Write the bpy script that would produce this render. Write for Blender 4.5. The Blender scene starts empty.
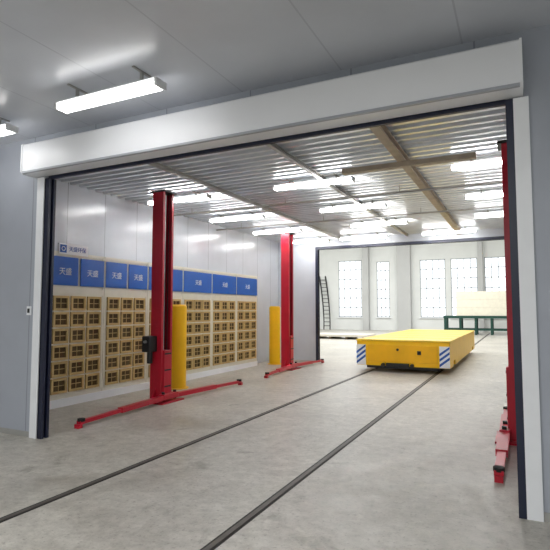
import bpy, bmesh, math, random
from mathutils import Vector, Matrix
random.seed(4)
C = bpy.context.scene.collection
PI = math.pi
def lin(c):
    return tuple(((v/255)/12.92 if v/255 <= .04045 else ((v/255+.055)/1.055)**2.4) for v in c)
# ------------------------------------------------------------ materials
def mat(name, rgb, rough=.5, metal=0, var=.06, scale=6, bump=0, bscale=60, emit=None):
    m = bpy.data.materials.new(name); m.use_nodes = True
    n = m.node_tree.nodes; l = m.node_tree.links; b = n['Principled BSDF']
    c = lin(rgb)
    geo = n.new('ShaderNodeNewGeometry')
    nz = n.new('ShaderNodeTexNoise'); nz.inputs['Scale'].default_value = scale; nz.inputs['Detail'].default_value = 4
    l.new(geo.outputs['Position'], nz.inputs['Vector'])
    rp = n.new('ShaderNodeValToRGB')
    rp.color_ramp.elements[0].position = .3; rp.color_ramp.elements[1].position = .7
    rp.color_ramp.elements[0].color = tuple(v*(1-var) for v in c)+(1,)
    rp.color_ramp.elements[1].color = tuple(min(1, v*(1+var)) for v in c)+(1,)
    l.new(nz.outputs['Fac'], rp.inputs['Fac']); l.new(rp.outputs['Color'], b.inputs['Base Color'])
    b.inputs['Roughness'].default_value = rough; b.inputs['Metallic'].default_value = metal
    if bump:
        n2 = n.new('ShaderNodeTexNoise'); n2.inputs['Scale'].default_value = bscale
        l.new(geo.outputs['Position'], n2.inputs['Vector'])
        bp = n.new('ShaderNodeBump'); bp.inputs['Strength'].default_value = bump; bp.inputs['Distance'].default_value = .01
        l.new(n2.outputs['Fac'], bp.inputs['Height']); l.new(bp.outputs['Normal'], b.inputs['Normal'])
    if emit:
        b.inputs['Emission Color'].default_value = (1, .985, .96, 1); b.inputs['Emission Strength'].default_value = emit
    return m
def panel_mat(name, rgb, line, axis, w, h, rough=.35, off=(0, 0)):
    """sandwich panels with thin seams; axis = the horizontal world axis of the surface"""
    m = mat(name, rgb, rough, 0, .05, 1.5)
    n = m.node_tree.nodes; l = m.node_tree.links; b = n['Principled BSDF']
    geo = n.new('ShaderNodeNewGeometry'); sp = n.new('ShaderNodeSeparateXYZ'); l.new(geo.outputs['Position'], sp.inputs[0])
    def seam(sock, period, o, half):
        a = n.new('ShaderNodeMath'); a.operation = 'ADD'; a.inputs[1].default_value = o; l.new(sock, a.inputs[0])
        d = n.new('ShaderNodeMath'); d.operation = 'PINGPONG'; d.inputs[1].default_value = period/2; l.new(a.outputs[0], d.inputs[0])
        s = n.new('ShaderNodeMath'); s.operation = 'LESS_THAN'; s.inputs[1].default_value = half; l.new(d.outputs[0], s.inputs[0])
        return s.outputs[0]
    ax1, ax2 = axis
    s1 = seam(sp.outputs[ax1], w, off[0], .008); s2 = seam(sp.outputs[ax2], h, off[1], .008)
    mx = n.new('ShaderNodeMath'); mx.operation = 'MAXIMUM'; l.new(s1, mx.inputs[0]); l.new(s2, mx.inputs[1])
    mix = n.new('ShaderNodeMix'); mix.data_type = 'RGBA'
    src = b.inputs['Base Color'].links[0].from_socket
    l.new(mx.outputs[0], mix.inputs[0]); l.new(src, mix.inputs[6]); mix.inputs[7].default_value = lin(line)+(1,)
    l.new(mix.outputs[2], b.inputs['Base Color'])
    return m
def concrete(name, rgb, rough=.5):
    m = mat(name, rgb, rough, 0, .12, .7, .15, 40)
    n = m.node_tree.nodes; l = m.node_tree.links; b = n['Principled BSDF']
    geo = n.new('ShaderNodeNewGeometry')
    def layer(scale, detail, rough_, p0, p1, c0, c1, dist=0, to_rough=None):
        src = b.inputs['Base Color'].links[0].from_socket
        z = n.new('ShaderNodeTexNoise'); z.inputs['Scale'].default_value = scale; z.inputs['Detail'].default_value = detail; z.inputs['Roughness'].default_value = rough_
        z.inputs['Distortion'].default_value = dist
        l.new(geo.outputs['Position'], z.inputs['Vector'])
        r = n.new('ShaderNodeValToRGB'); r.color_ramp.elements[0].position = p0; r.color_ramp.elements[1].position = p1
        r.color_ramp.elements[0].color = c0+(1,); r.color_ramp.elements[1].color = c1+(1,)
        l.new(z.outputs['Fac'], r.inputs['Fac'])
        mx = n.new('ShaderNodeMix'); mx.data_type = 'RGBA'; mx.blend_type = 'MULTIPLY'; mx.inputs[0].default_value = 1
        l.new(src, mx.inputs[6]); l.new(r.outputs['Color'], mx.inputs[7]); l.new(mx.outputs[2], b.inputs['Base Color'])
        if to_rough:
            mr = n.new('ShaderNodeMapRange'); mr.inputs['From Min'].default_value = .35; mr.inputs['From Max'].default_value = .65
            mr.inputs['To Min'].default_value = to_rough[0]; mr.inputs['To Max'].default_value = to_rough[1]
            l.new(z.outputs['Fac'], mr.inputs['Value']); l.new(mr.outputs['Result'], b.inputs['Roughness'])
    layer(7, 12, .8, .38, .62, (.76, .755, .74), (1.08, 1.08, 1.08))
    layer(.9, 9, .75, .4, .54, (.8, .79, .77), (1.02, 1.02, 1.02), 1.5, (.28, .55))
    layer(26, 6, .7, .33, .45, (.62, .61, .59), (1, 1, 1))
    layer(2.6, 6, .6, .3, .4, (.7, .69, .67), (1, 1, 1), .8)
    return m
M = dict(
 floor=concrete('concrete_floor', (192, 188, 179)),
 wall_in=panel_mat('white_booth_panel', (208, 213, 222), (155, 160, 170), (1, 2), .95, 9, .2, (0, 3)),
 wall_back=panel_mat('white_back_panel', (200, 205, 214), (150, 154, 162), (0, 2), 1.9, 9, .3, (0, 3)),
 wall_front=panel_mat('grey_front_panel', (170, 175, 185), (138, 142, 152), (0, 2), 1.15, 9, .4, (.3, 1)),
 ceil_out=panel_mat('pale_ceiling_panel', (203, 207, 215), (184, 188, 197), (0, 1), 1.15, 30, .3, (.4, 3)),
 galv=mat('galvanised_deck', (210, 214, 220), .28, .45, .1, 2.5),
 galv_beam=mat('galvanised_beam', (165, 164, 160), .45, .1, .1, 3),
 tan=mat('tan_beam_paint', (184, 170, 150), .6, 0, .12, 5),
 hall=mat('white_plaster', (224, 226, 224), .8, 0, .04, 1),
 pier=mat('grey_plaster', (190, 191, 190), .8, 0, .04, 1),
 wframe=mat('window_frame_paint', (165, 170, 174), .6, 0, .04, 1),
 white=mat('white_paint', (240, 242, 245), .35, 0, .02),
 boxw=mat('white_housing_paint', (238, 240, 244), .35, 0, .03, 1),
 strip=mat('grey_strip_paint', (170, 174, 182), .35, 0, .03, 1),
 navy=mat('navy_frame', (24, 30, 54), .4, 0, .05),
 black=mat('black_plastic', (22, 22, 24), .45, 0, .05),
 red=mat('red_lift_paint', (182, 20, 44), .32, 0, .08, 4),
 dred=mat('dark_red_channel', (70, 12, 20), .6, 0, .08, 4),
 yellow=mat('yellow_paint', (245, 192, 8), .4, 0, .05, 3),
 dyellow=mat('deep_yellow_paint', (238, 178, 4), .45, 0, .06, 3),
 deck=mat('yellow_deck_paint', (242, 206, 60), .45, 0, .1, 3, .2, 90),
 blue=mat('blue_sign', (12, 86, 176), .35, 0, .04),
 bluemark=mat('blue_mark', (24, 88, 176), .4, 0, .03),
 cream=mat('cream_cabinet', (226, 222, 208), .4, 0, .03),
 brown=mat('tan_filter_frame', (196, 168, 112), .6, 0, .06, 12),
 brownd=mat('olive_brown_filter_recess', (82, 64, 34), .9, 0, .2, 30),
 steel=mat('worn_rail_steel', (86, 80, 74), .5, .3, .2, 9),
 groove=mat('rail_groove', (44, 41, 38), .8, 0, .15, 8),
 green=mat('dark_green_paint', (18, 66, 56), .5, 0, .08),
 chrome=mat('steel_screw', (170, 170, 172), .3, .8, .05),
 tube=mat('lit_tube', (255, 255, 255), .4, 0, 0, 5, emit=31),
 tube2=mat('lit_tube_outer', (255, 255, 255), .4, 0, 0, 5, emit=9),
 sheet=mat('cream_sheet', (234, 228, 210), .6, 0, .05),
 pale=mat('pale_sheet', (205, 200, 188), .6, 0, .05),
 wood=mat('pallet_wood', (90, 76, 58), .8, 0, .15),
 rubber=mat('black_rubber', (28, 28, 28), .8, 0, .1),
)
# ------------------------------------------------------------ mesh builder
class MB:
    def __init__(s): s.bm = bmesh.new()
    def box(s, x0, x1, y0, y1, z0, z1, bev=0):
        mtx = Matrix.Translation(((x0+x1)/2, (y0+y1)/2, (z0+z1)/2)) @ Matrix.Diagonal((abs(x1-x0), abs(y1-y0), abs(z1-z0), 1))
        r = bmesh.ops.create_cube(s.bm, size=1, matrix=mtx)
        if bev:
            es = {e for v in r['verts'] for e in v.link_edges}
            bmesh.ops.bevel(s.bm, geom=list(es), offset=bev, segments=2, affect='EDGES', profile=.5)
        return s
    def bar(s, a, b, w, h):
        a = Vector(a); b = Vector(b); d = b-a
        q = d.to_track_quat('Y', 'Z').to_matrix().to_4x4()
        bmesh.ops.create_cube(s.bm, size=1, matrix=Matrix.Translation((a+b)/2) @ q @ Matrix.Diagonal((w, d.length, h, 1)))
        return s
    def cyl(s, a, b, r, seg=16, r2=None):
        a = Vector(a); b = Vector(b); d = b-a
        q = d.to_track_quat('Z', 'Y').to_matrix().to_4x4()
        bmesh.ops.create_cone(s.bm, cap_ends=True, segments=seg, radius1=r, radius2=r if r2 is None else r2, depth=d.length,
                              matrix=Matrix.Translation((a+b)/2) @ q)
        return s
    def prism(s, pts, axis, a0, a1):
        """pts 2-D outline extruded along axis 0/1/2"""
        def P(p, t):
            return {0: (t, p[0], p[1]), 1: (p[0], t, p[1]), 2: (p[0], p[1], t)}[axis]
        v0 = [s.bm.verts.new(P(p, a0)) for p in pts]; v1 = [s.bm.verts.new(P(p, a1)) for p in pts]
        s.bm.faces.new(v0); s.bm.faces.new(v1[::-1])
        for i in range(len(pts)):
            j = (i+1) % len(pts); s.bm.faces.new((v0[j], v0[i], v1[i], v1[j]))
        return s
    def build(s, name, m, parent=None, smooth=False):
        bmesh.ops.recalc_face_normals(s.bm, faces=s.bm.faces)
        me = bpy.data.meshes.new(name); s.bm.to_mesh(me); s.bm.free()
        if smooth:
            for p in me.polygons: p.use_smooth = True
            try: me.set_sharp_from_angle(angle=.7)
            except Exception: pass
        me.materials.append(m)
        o = bpy.data.objects.new(name, me); C.objects.link(o)
        if parent: o.parent = parent
        return o
def tag(o, label, cat, group=None, kind=None):
    o['label'] = label; o['category'] = cat
    if group: o['group'] = group
    if kind: o['kind'] = kind
    return o
def struct(o): o['kind'] = 'structure'; return o
def empty(name, loc, label, cat, group=None, rz=0):
    o = bpy.data.objects.new(name, None); C.objects.link(o); o.location = loc; o.rotation_euler = (0, 0, rz)
    o.empty_display_size = .1
    return tag(o, label, cat, group)
def copy_tree(o, parent=None):
    c = o.copy(); C.objects.link(c)
    if parent: c.parent = parent
    for ch in list(o.children): copy_tree(ch, c)
    return c
def text(name, body, size, m, parent, loc, rot, ext=.002):
    cu = bpy.data.curves.new(name, 'FONT'); cu.body = body; cu.size = size; cu.extrude = ext
    cu.align_x = 'CENTER'; cu.align_y = 'CENTER'
    t = bpy.data.objects.new(name, cu); C.objects.link(t)
    bpy.context.view_layer.update()
    me = bpy.data.meshes.new_from_object(t.evaluated_get(bpy.context.evaluated_depsgraph_get()))
    bpy.data.objects.remove(t)
    me.materials.clear(); me.materials.append(m)
    o = bpy.data.objects.new(name, me); C.objects.link(o); o.location = loc; o.rotation_euler = rot
    if parent: o.parent = parent
    return o
# ------------------------------------------------------------ dimensions
XL, XR = -7.6, 1.7           # booth side walls
YF0, YF1 = 4.70, 4.80        # front wall
YB0, YB1 = 15.8, 15.9        # back wall
ZC = 4.07
OX0, OX1, OZ = -5.80, -.03, 3.62
BX0, BX1, BZ = -6.1, -.1, 3.74
HY = 42.0
# ------------------------------------------------------------ setting
struct(MB().box(-24, 10, -6, HY+.3, -.2, 0).build('floor', M['floor']))
w = MB(); w.box(-9.5, OX0-.0, YF0, YF1, 0, 4.12); w.box(OX1, 5, YF0, YF1, 0, 4.12); w.box(OX0, OX1, YF0, YF1, OZ, 4.12)
struct(w.build('wall_front', M['wall_front']))
struct(MB().box(XL-.1, XL, YF1, YB1, 0, 4.15).build('wall_left', M['wall_in']))
struct(MB().box(XR, XR+.1, YF1, YB1, 0, 4.15).build('wall_right', M['wall_in']))
w = MB(); w.box(XL, BX0, YB0, YB1, 0, ZC+.05); w.box(BX1, XR, YB0, YB1, 0, ZC+.05); w.box(BX0, BX1, YB0, YB1, BZ, ZC+.05)
struct(w.build('wall_back', M['wall_back']))
# corrugated booth ceiling, ribs across
prof = []; y = YF1; p = .21
while y < YB0-.01:
    prof += [(y, ZC), (y+.07, ZC), (y+.088, ZC+.065), (y+.192, ZC+.065)]; y += p
prof += [(YB0, ZC)]
bm = MB(); pts = prof + [(YB0, ZC+.1), (YF1, ZC+.1)]
bm.prism(pts, 0, XL, XR)
struct(bm.build('ceiling', M['galv']))
struct(MB().box(-9.5, 5, -6, YF0, 4.12, 4.2).build('ceiling_outer', M['ceil_out']))
struct(MB().box(-9.6, -9.5, -6, YF1, 0, 4.2).build('wall_outer_left', M['hall']))
struct(MB().box(5, 5.1, -6, YF1, 0, 4.2).build('wall_outer_right', M['hall']))
struct(MB().box(-9.6, 5.1, -6.1, -6, 0, 4.2).build('wall_outer_rear', M['hall']))
# frames of the openings
t = MB(); t.box(BX0-.09, BX0, YB0-.03, YB1+.03, 0, BZ); t.box(BX1, BX1+.09, YB0-.03, YB1+.03, 0, BZ); t.box(BX0-.09, BX1+.09, YB0-.03, YB1+.03, BZ, BZ+.09)
struct(t.build('trim_1', M['navy']))
struct(MB().box(OX0-.14, OX0-.005, YF0-.03, YF0-.001, 0, 3.52).build('trim_2', M['white']))
struct(MB().box(OX1+.03, OX1+.15, YF0-.03, YF0-.001, 0, 3.52).build('trim_3', M['white']))
b = MB(); b.box(-9.5, OX0-.14, YF0-.012, YF0-.001, 0, .07); b.box(OX1+.15, 5, YF0-.012, YF0-.001, 0, .07)
struct(b.build('baseboard_front', M['galv_beam']))
# roller door
rd = empty('roller_door', (-2.94, YF0, 0), 'long white roller door housing over the wide front opening, with dark side guides', 'roller door')
def rel(mb, root):
    bmesh.ops.translate(mb.bm, verts=mb.bm.verts, vec=-Vector(root.location)); return mb
h = MB()
h.prism([(4.70, 3.535), (4.49, 3.535), (4.46, 3.565), (4.46, 3.92), (4.48, 3.94), (4.70, 3.94)], 0, -5.98, .06)
rel(h, rd).build('housing', M['boxw'], rd)
h = MB().box(-5.975, .055, 4.452, 4.49, 3.535, 3.56); rel(h, rd).build('edge_strip', M['strip'], rd)
for x0 in (-6.0, .06):
    h = MB(); h.prism([(4.70, 3.53), (4.48, 3.53), (4.445, 3.56), (4.445, 3.93), (4.47, 3.945), (4.70, 3.945)], 0, x0, x0+.02)
    rel(h, rd).build('end_cap', M['white'], rd)
h = MB(); x0 = OX0
h.box(x0, x0+.08, YF0-.02, YF0+.02, 0, 3.5); h.box(x0, x0+.08, YF0+.06, YF0+.1, 0, 3.5); h.box(x0, x0+.02, YF0-.02, YF0+.1, 0, 3.5)
rel(h, rd).build('guide_rail', M['navy'], rd)
h = MB(); x0 = OX1
h.box(x0-.03, x0+.03, YF0-.03, YF0-.001, 0, 3.52); h.box(x0-.03, x0, YF0-.001, YF0+.1, 0, 3.52)
rel(h, rd).build('guide_rail', M['navy'], rd)
h = MB().box(OX0+.02, OX1-.03, YF0+.02, YF0+.06, 3.5, 3.63); rel(h, rd).build('bottom_bar', M['navy'], rd)
# ------------------------------------------------------------ ceiling beams of the booth
def beam_long(x, y0, y1, w_, h_, m, label, name='ceiling_beam'):
    b = MB(); b.box(x-w_/2, x+w_/2, y0, y1, ZC-.015, ZC); b.box(x-.012, x+.012, y0, y1, ZC-h_, ZC); b.box(x-w_/2, x+w_/2, y0, y1, ZC-h_-.015, ZC-h_)
    return tag(b.build(name, m), label, 'beam', 'beams under the booth ceiling')
beam_long(-1.55, YF1, YB0, .13, .1, M['tan'], 'tan beam running back under the corrugated ceiling, nearest the right lift')
beam_long(-3.1, YF1, YB0, .07, .05, M['galv_beam'], 'thin grey beam running back above the left rail')
beam_long(-5.2, YF1, YB0, .07, .05, M['galv_beam'], 'thin grey beam running back nearest the tall red left lifts')
b = MB().box(-2.5, -.5, 7.55, 7.67, ZC-.19, ZC-.116); tag(b.build('ceiling_beam', M['tan']), 'short tan cross beam fixed under the tan lengthwise beam', 'beam', 'beams under the booth ceiling')
for yy, lb in ((9.5, 'thin grey conduit crossing the booth ceiling between the nearest and second light rows'), (11.8, 'thin grey conduit crossing the booth ceiling between the second and third light rows')):
    b = MB(); b.cyl((XL, yy, ZC-.13), (XR, yy, ZC-.13), .02, 10)
    for x in (-6.8, -4.4, -2, .4): b.cyl((x, yy, ZC-.13), (x, yy, ZC+.01), .008, 6)
    tag(b.build('conduit_pipe', M['galv_beam']), lb, 'pipe', 'conduits across the booth ceiling')
# ------------------------------------------------------------ fluorescent lights (origin at the ceiling)
def make_light(drop, tm, L=.76, k=1):
    r = empty('fluorescent_light', (0, 0, 0), '', 'ceiling light', 'twin tube ceiling lights')
    b = MB(); b.prism([(-.075*k, -.03), (-.03*k, -.05), (.03*k, -.05), (.075*k, -.03), (.075*k, -.02), (-.075*k, -.02)], 0, -L, L)
    bmesh.ops.translate(b.bm, verts=b.bm.verts, vec=(0, 0, -drop)); b.build('reflector', M['white'], r)
    for s in (-1, 1):
        MB().box(s*.45-.015, s*.45+.015, -.13, .13, -.012, .008).box(s*.45-.012, s*.45+.012, -.015, .015, -drop-.02, -.011).build('bracket', M['galv_beam'], r)
        MB().box(s*(L-.01)-.015, s*(L-.01)+.015, -.07*k, .07*k, -drop-.098, -drop-.03).build('end_holder', M['white'], r)
        MB().cyl((-L+.025, s*.042*k, -drop-.077), (L-.025, s*.042*k, -drop-.077), .021*k, 10).build('tube', tm, r, True)
    return r
cols = [(-6.25, 'left column'), (-3.28, 'middle column'), (-.17, 'right column')]
rows = [(8.25, 'nearest row inside the booth'), (10.6, 'second row inside the booth'), (12.9, 'third row inside the booth')]
proto = make_light(.05, M['tube']); first = True
for y, rn in rows:
    for x, cn in cols:
        o = proto if first else copy_tree(proto); first = False
        o.location = (x, y, ZC); o['label'] = 'lit twin-tube ceiling light, %s, %s' % (cn, rn)
for x, lb in ((-6.25, 'lit twin-tube ceiling light beside the back opening header, leftmost of the farthest row'),
              (-4.35, 'lit twin-tube ceiling light just before the back opening header, middle of the farthest row'),
              (-1.8, 'lit twin-tube ceiling light just before the back opening header, rightmost of the farthest row')):
    o = copy_tree(proto); o.location = (x, 15.2, ZC); o['label'] = lb
o2 = make_light(.12, M['tube2'], .7, 1.15); o2.location = (-3.83, 3.83, 4.12); o2['label'] = 'large lit twin-tube light on the grey ceiling in front of the roller door housing'
o = copy_tree(o2); o.location = (-6.27, 4.0, 4.12); o['label'] = 'lit twin-tube light cut off by the left edge beside the roller door housing'
# ------------------------------------------------------------ filter cabinets along the left wall
fm = MB(); SY, SZ = .335, .262; q = .042
fm.box(0, .03, 0, q, 0, SZ); fm.box(0, .03, SY-q, SY, 0, SZ); fm.box(0, .03, q, SY-q, 0, q); fm.box(0, .03, q, SY-q, SZ-q, SZ)
fm.box(0, .01, SY/2-.006, SY/2+.006, q, SZ-q); fm.box(0, .01, q, SY-q, SZ/2-.006, SZ/2+.006)
fcell = fm.build('filter_frame', M['brown'])
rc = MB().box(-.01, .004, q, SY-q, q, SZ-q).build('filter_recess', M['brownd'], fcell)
fd, rdm = fcell.data, rc.data
bpy.data.objects.remove(rc); bpy.data.objects.remove(fcell)
def ordn(i): return ['first', 'second', 'third', 'fourth', 'fifth', 'sixth'][i]
XCF = -7.3; PW = 1.27; Y0 = 6.05
for i in range(6):
    y0 = Y0+i*PW
    c = empty('filter_cabinet', (XCF, y0, 0), 'cream filter cabinet, %s along the left wall from the roller door' % ordn(i), 'filter cabinet', 'filter cabinets along the left wall')
    b = MB(); b.box(XL-XCF, -.012, .005, PW-.005, .14, 2.74)
    b.box(-.012, 0, .005, .045, .14, 2.74); b.box(-.012, 0, PW-.045, PW-.005, .14, 2.74)
    b.box(-.012, 0, .045, PW-.045, .14, .21); b.box(-.012, 0, .045, PW-.045, 1.98, 2.08); b.box(-.012, 0, .045, PW-.045, 2.68, 2.74)
    b.build('body', M['cream'], c)
    MB().box(XL-XCF, .02, 0, PW, 0, .14).build('plinth', M['white'], c)
    for r in range(6):
        for k in range(3):
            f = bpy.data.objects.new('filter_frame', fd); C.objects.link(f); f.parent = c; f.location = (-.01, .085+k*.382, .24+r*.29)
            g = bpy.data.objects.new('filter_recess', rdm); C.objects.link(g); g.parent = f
    ns = 2 if i < 2 else 1
    for k in range(ns):
        s = MB().box(0, .015, .03+k*PW/ns, PW/ns-.03+k*PW/ns, 2.14, 2.65).build('sign_panel', M['blue'], c)
        text('sign_text', '天盛', .14, M['white'], s, (.017, PW/2/ns+k*PW/ns, 2.38), (PI/2, 0, PI/2))
# small company sign above
sg = empty('wall_sign', (XCF, 6.55, 2.70), 'small white sign with blue emblem and characters above the nearest filter cabinet', 'sign')
MB().box(-.03, 0.01, -.33, .33, 0, .19).build('sign_board', M['white'], sg)
eo = MB().box(0.01, .014, -.31, -.17, .025, .165).build('emblem', M['bluemark'], sg)
e = MB()
for k in range(6):
    a0 = k*PI/3; e.bar((.016, -.24+.04*math.cos(a0), .095+.04*math.sin(a0)), (.016, -.24+.04*math.cos(a0+PI/3), .095+.04*math.sin(a0+PI/3)), .004, .012)
e.build('emblem_ring', M['white'], eo)
text('sign_text', '天盛环保', .1, M['bluemark'], sg, (.013, .08, .095), (PI/2, 0, PI/2))
# ------------------------------------------------------------ lifts
def make_lift(x, y, side, label, front=1.9, back=2.4, box=False, spread=.33, aw=.1):
    """side +1: channel opens towards +X"""
    r = empty('vehicle_lift', (x, y, 0), label, 'vehicle lift', 'red two-post lift columns')
    s = side; H = 3.93
    def bx(name, x0, x1, y0, y1, z0, z1, m, bev=0, par=r):
        a, b_ = sorted((x0*s, x1*s)); return MB().box(a, b_, y0, y1, z0, z1, bev).build(name, m, par)
    bx('base_plate', -.22, .3, -.32, .32, 0, .025, M['red'])
    q = MB()
    for (x0, x1, y0, y1) in ((-.13, -.115, -.16, .16), (-.115, .12, -.16, -.145), (-.115, .12, .145, .16), (.105, .12, -.145, -.105), (.105, .12, .105, .145)):
        a, b_ = sorted((x0*s, x1*s)); q.box(a, b_, y0, y1, .02, H)
    q.build('column', M['red'], r)
    bx('top_cap', -.17, .17, -.18, .18, H, H+.04, M['black'])
    bx('inner_cover', -.11, -.04, -.14, .14, .03, H-.02, M['dred'])
    MB().cyl((.03*s, 0, .03), (.03*s, 0, H-.02), .022, 10).build('lifting_screw', M['chrome'], r, True)
    MB().cyl((.06*s, .08, .9), (.06*s, .08, H-.02), .008, 8).build('lifting_cable', M['black'], r, True)
    ca = bx('carriage', -.03, .15, -.1, .1, .1, .95, M['red'], .01)
    for zz in (.3, .6, .9): bx('slide_block', .12, .156, -.09, .09, zz-.03, zz, M['black'], 0, ca)
    bx('arm_bracket', .12, .25, -.22, .22, .06, .16, M['red'], .01)
    for d in (-1, 1): MB().cyl((.19*s, d*.17, .04), (.19*s, d*.17, .2), .03, 12).build('arm_pin', M['black'], r)
    for d, ln in ((-1, front), (1, back)):
        a = MB(); p0 = Vector((.19*s, d*.17, .1)); p1 = Vector(((.19+(spread-.19)*.57)*s, d*ln*.6, .09)); p2 = Vector((spread*s, d*ln, .075))
        a.bar(p0, p1, aw, .08)
        u = (p1-p0).normalized()
        ao = a.build('arm', M['red'], r)
        MB().bar(p1-u*.2, p2, aw*.7, .055).build('arm_extension', M['red'], ao)
        MB().cyl(p2+Vector((0, -d*.05, .015)), p2+Vector((0, -d*.05, .055)), .055, 16).build('arm_pad', M['rubber'], ao)
        MB().box(p2.x-.04, p2.x+.04, p2.y-.04, p2.y+.04, 0, .06).build('arm_foot', M['red'], ao)
    for d in (-1, 1):
        MB().prism([(d*.16, .025), (d*.3, .025), (d*.16, .26)], 0, -.01, .01).build('gusset', M['red'], r)
    if box:
        cb = MB().box(-.15, .03, -.38, -.16, .93, 1.22, .015).build('control_box', M['black'], r)
        MB().cyl((-.05, -.38, 1.12), (-.05, -.43, 1.12), .025, 12).build('switch_knob', M['chrome'], cb)
        MB().cyl((-.06, -.26, .93), (-.06, -.26, .72), .05, 14).build('pump_motor', M['black'], cb)
    return r
make_lift(-6.1, 7.6, 1, 'tall red lift column nearest the left jamb, with black control box', 2.25, 2.4, box=True)
make_lift(-6.1, 13.3, 1, 'distant red lift column beside the left end of the back opening', 2.0, 2.0)
make_lift(-.04, 7.4, -1, 'red lift column partly hidden behind the right jamb', 1.85, 1.7, spread=.2, aw=.13)
# ------------------------------------------------------------ yellow guard columns
def make_guard(x, y, label):
    r = empty('guard_column', (x, y, 0), label, 'bollard', 'yellow guard columns')
    MB().cyl((0, 0, 0), (0, 0, .02), .23, 32).build('base_flange', M['yellow'], r, True)
    MB().cyl((0, 0, .02), (0, 0, 1.78), .175, 32).build('body', M['yellow'], r, True)
    MB().cyl((0, 0, 1.78), (0, 0, 1.82), .175, 32, .14).build('cap', M['yellow'], r, True)
    return r
make_guard(-6.76, 9.0, 'yellow guard column standing just behind the nearest red lift')
make_guard(-7.0, 14.3, 'farther yellow guard column beside the distant red lift')
# ------------------------------------------------------------ rails
for x, lb in ((-3.83, 'left floor rail, passing under the left side of the yellow cart'), (-2.05, 'right floor rail, passing under the striped right corner of the cart')):
    g = MB().box(x-.022, x+.022, -5.9, 40, 0, .007).build('floor_rail', M['steel'])
    tag(g, lb, 'rail', 'floor rails')
    for (a, b_) in ((x-.045, x-.022), (x+.022, x+.045)): MB().box(a, b_, -5.9, 40, 0, .003).build('rail_groove', M['groove'], g)
# ------------------------------------------------------------ transfer cart
CY0, CY1, CX0, CX1 = 13.8, 21.6, -4.2, -1.66
ct = empty('transfer_cart', ((CX0+CX1)/2, CY0, 0), 'yellow flatbed rail cart with blue and white striped corners', 'cart')
W = (CX1-CX0)/2; LN = CY1-CY0
b = MB().box(-W+.015, W-.015, .02, LN-.02, .3, .85, .025)
ys = [.02, .78, 1.22, LN-1.22, LN-.78, LN-.02]
for a, e_ in ((0, 1), (2, 3), (4, 5)): b.box(-W+.02, W-.02, ys[a], ys[e_], .17, .34)
b.build('body', M['yellow'], ct)
fp = MB().box(-W+.33, W-.33, .005, .05, .27, .74, .012).build('front_panel', M['dyellow'], ct)
MB().box(-W, W, 0, LN, .845, .885, .012).build('deck', M['deck'], ct)
for k in range(1, 6): MB().box(-W+.05, W-.05, LN*k/6-.01, LN*k/6+.01, .885, .889).build('deck_seam', M['yellow'], ct)
for sx in (-1, 1):
    x0, x1 = (sx*(W-.02), sx*(W-.28)); x0, x1 = min(x0, x1), max(x0, x1)
    pn = MB().box(x0, x1, -.012, .04, .18, .74).build('corner_panel', M['white'], ct)
    for k in range(5):
        z0 = .18+k*.14-.12
        pts = [(x0, z0), (x1, z0+.2), (x1, z0+.27), (x0, z0+.07)]
        pts = [(px, min(.74, max(.18, pz))) for px, pz in pts]
        if len({(round(a, 3), round(c_, 3)) for a, c_ in pts}) == 4: MB().prism(pts, 1, -.016, -.011).build('hazard_stripe', M['bluemark'], pn)
MB().box(-.42, .2, -.06, .05, .13, .25, .01).build('bumper_sensor', M['black'], ct)
MB().box(-W+.3, W-.3, .04, .1, .1, .17).build('bumper_bar', M['black'], ct)
for xx in (-.5, .28): MB().cyl((xx, -.08, .2), (xx, .04, .2), .05, 16).build('stop_button', M['black'], ct)
MB().box(.42, .52, -.015, .01, .5, .6, .005).build('charging_socket', M['black'], ct)
MB().cyl((-.1, -.03, .62), (-.1, .01, .62), .035, 16).build('warning_lamp', M['black'], ct)
for sx in (-1, 1):
    for yy in (1.0, LN-1.0):
        wx = -3.83 if sx < 0 else -2.05; wx -= (CX0+CX1)/2
        MB().cyl((wx-.06, yy, .187), (wx+.06, yy, .187), .18, 24).build('wheel', M['rubber'], ct)
# ------------------------------------------------------------ light switch
sw = empty('light_switch', (-6.05, YF0-.001, 1.63), 'small white light switch plate beside the left jamb', 'switch')
MB().box(-.043, .043, -.012, 0, 0, .12, .003).build('plate', M['white'], sw)
MB().box(-.02, .02, -.018, -.012, .03, .09).build('rocker', M['black'], sw)
# ------------------------------------------------------------ hall beyond
holes = [(-14.3, -12.2, 1.1, 6.0), (-10.9, -9.8, 1.1, 5.8), (-7.3, -5.3, 1.1, 5.8), (-4.9, -2.9, 1.1, 5.8), (-2.4, -.4, 1.1, 5.8), (-18.9, -17.2, 1.1, 6.0)]
w = MB(); xs = -24
for (a, b_, z0, z1) in sorted(holes):
    w.box(xs, a, HY, HY+.25, 0, 9); w.box(a, b_, HY, HY+.25, 0, z0); w.box(a, b_, HY, HY+.25, z1, 9); xs = b_
w.box(xs, 10, HY, HY+.25, 0, 9)
struct(w.build('wall_hall_far', M['hall']))
struct(MB().box(-24.2, -24, YB1, HY+.25, 0, 9).build('wall_hall_left', M['hall']))
struct(MB().box(10, 10.2, YB1, HY+.25, 0, 9).build('wall_hall_right', M['hall']))
w = MB(); w.box(-24, XL-.1, YB1-.1, YB1, 0, 9); w.box(XR+.1, 10, YB1-.1, YB1, 0, 9); w.box(XL-.1, XR+.1, YB1-.1, YB1, 4.17, 9)
struct(w.build('wall_hall_near', M['hall']))
struct(MB().box(-24.2, 10.2, YB1-.1, HY+.3, 9, 9.2).build('ceiling_hall', M['hall']))
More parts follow.
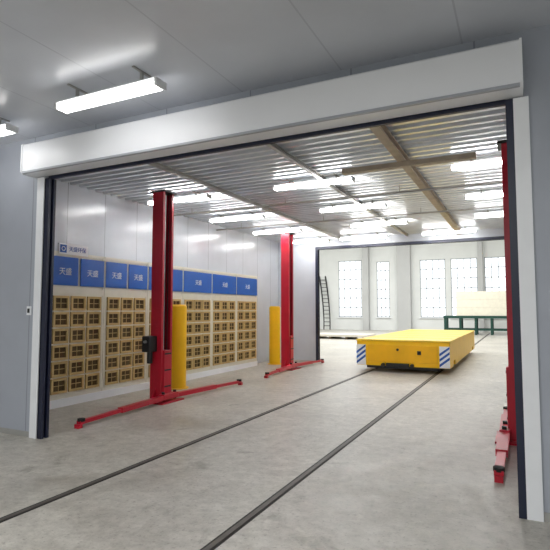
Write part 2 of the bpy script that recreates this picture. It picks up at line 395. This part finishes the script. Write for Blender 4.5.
for i, (a, b_, z0, z1) in enumerate(holes):
    f = MB(); t_ = .07
    f.box(a, a+t_, HY+.02, HY+.08, z0, z1); f.box(b_-t_, b_, HY+.02, HY+.08, z0, z1); f.box(a, b_, HY+.02, HY+.08, z0, z0+t_); f.box(a, b_, HY+.02, HY+.08, z1-t_, z1)
    n = 4 if b_-a > 1.5 else 3
    for k in range(1, n): xx = a+(b_-a)*k/n; f.box(xx-.028, xx+.028, HY+.03, HY+.06, z0, z1)
    for k in range(1, 6): zz = z0+(z1-z0)*k/6; f.box(a, b_, HY+.03, HY+.06, zz-.032, zz+.032)
    wn = struct(f.build('window_%d' % (i+1), M['wframe']))
    MB().box(a-.1, b_+.1, HY-.12, HY-.001, z0-.08, z0).build('window_sill', M['white'], wn)
for k, (a, b_) in enumerate(((-12.0, -11.5), (-9.1, -8.0), (-2.85, -2.5))):
    struct(MB().box(a, b_, HY-.5, HY-.001, 0, 9).build('trim_%d' % (k+4), M['pier']))
# bench with block
bn = empty('steel_bench', (-2.75, 37.5, 0), 'long dark green steel bench standing in the far hall', 'workbench')
MB().box(-2.1, 2.1, -.7, .7, 1.12, 1.3).build('bench_top', M['green'], bn)
for xx in (-2.0, -1.0, 0, 1.0, 2.0):
    for yy in (-.62, .62): MB().box(xx-.07, xx+.07, yy-.07, yy+.07, 0, 1.12).build('leg', M['green'], bn)
for yy in (-.62, .62): MB().box(-2.0, 2.0, yy-.03, yy+.03, .3, .42).build('stretcher', M['green'], bn)
bl = empty('panel_stack', (-2.35, 37.5, 1.3), 'large cream block of stacked panels lying on the green steel bench', 'panel stack')
for k in range(3): MB().box(-1.65, 1.65, -.6, .6, k*.56+.0, k*.56+.556, .01).build('panel', M['sheet'], bl)
# flat sheets on pallets at left
ps = empty('sheet_stack', (-9.6, 29, 0), 'low stack of pale sheets on dark pallets in the far hall', 'sheet stack')
MB().box(-1.7, 1.7, -1, 1, .14, .26).build('sheet', M['pale'], ps)
for xx in (-1.5, -.5, .5, 1.5): MB().box(xx-.06, xx+.06, -1, 1, 0, .14).build('pallet_runner', M['wood'], ps)
# leaning ladder on far wall
ld = empty('ladder', (-15.4, 41, 0), 'dark metal ladder leaning on the far hall wall left of the windows', 'ladder')
def lp(t, sd): return Vector((-.75*t**1.5+.35+sd*.28, .95*t, 4.7*t))
for sd in (-1, 1):
    q = MB()
    for k in range(8): q.bar(lp(k/8, sd), lp((k+1)/8, sd), .09, .09)
    q.build('ladder_rail', M['black'], ld)
for k in range(1, 14):
    MB().bar(lp(k/14, -1), lp(k/14, 1), .05, .05).build('rung', M['black'], ld)
# ------------------------------------------------------------ lights
def area(name, loc, rot, sx, sy, e, col=(1, 1, 1)):
    l = bpy.data.lights.new(name, 'AREA'); l.shape = 'RECTANGLE'; l.size = sx; l.size_y = sy; l.energy = e; l.color = col
    o = bpy.data.objects.new(name, l); C.objects.link(o); o.location = loc; o.rotation_euler = rot
    return o
area('hall_fill', (-9, 28, 8.8), (0, 0, 0), 20, 18, 3600, (.98, .99, 1))  # added fill to brighten the hall, no actual fixture there
area('outer_fill', (-2.5, -2, 4.0), (0, 0, 0), 6, 3, 430, (.98, .99, 1))  # unseen fill behind the camera, added to lift the outer room
wd = bpy.data.worlds.new('World'); bpy.context.scene.world = wd; wd.use_nodes = True
wd.node_tree.nodes['Background'].inputs[0].default_value = (.93, .97, 1, 1); wd.node_tree.nodes['Background'].inputs[1].default_value = 1.9
# ------------------------------------------------------------ camera
th, ph = math.atan(.489), math.radians(4.0)
F = Vector((-math.sin(th)*math.cos(ph), math.cos(th)*math.cos(ph), math.sin(ph)))
R_ = Vector((math.cos(th), math.sin(th), 0)); U = R_.cross(F)
cam = bpy.data.cameras.new('Camera'); cam.sensor_width = 36; cam.lens = 36*500/550; cam.clip_end = 200
co = bpy.data.objects.new('Camera', cam); C.objects.link(co)
mw = Matrix((R_, U, -F)).transposed().to_4x4(); mw.translation = Vector((0, 0, 1.7)); co.matrix_world = mw
bpy.context.scene.camera = co
try:
    bpy.context.scene.view_settings.view_transform = 'Standard'
except Exception: pass
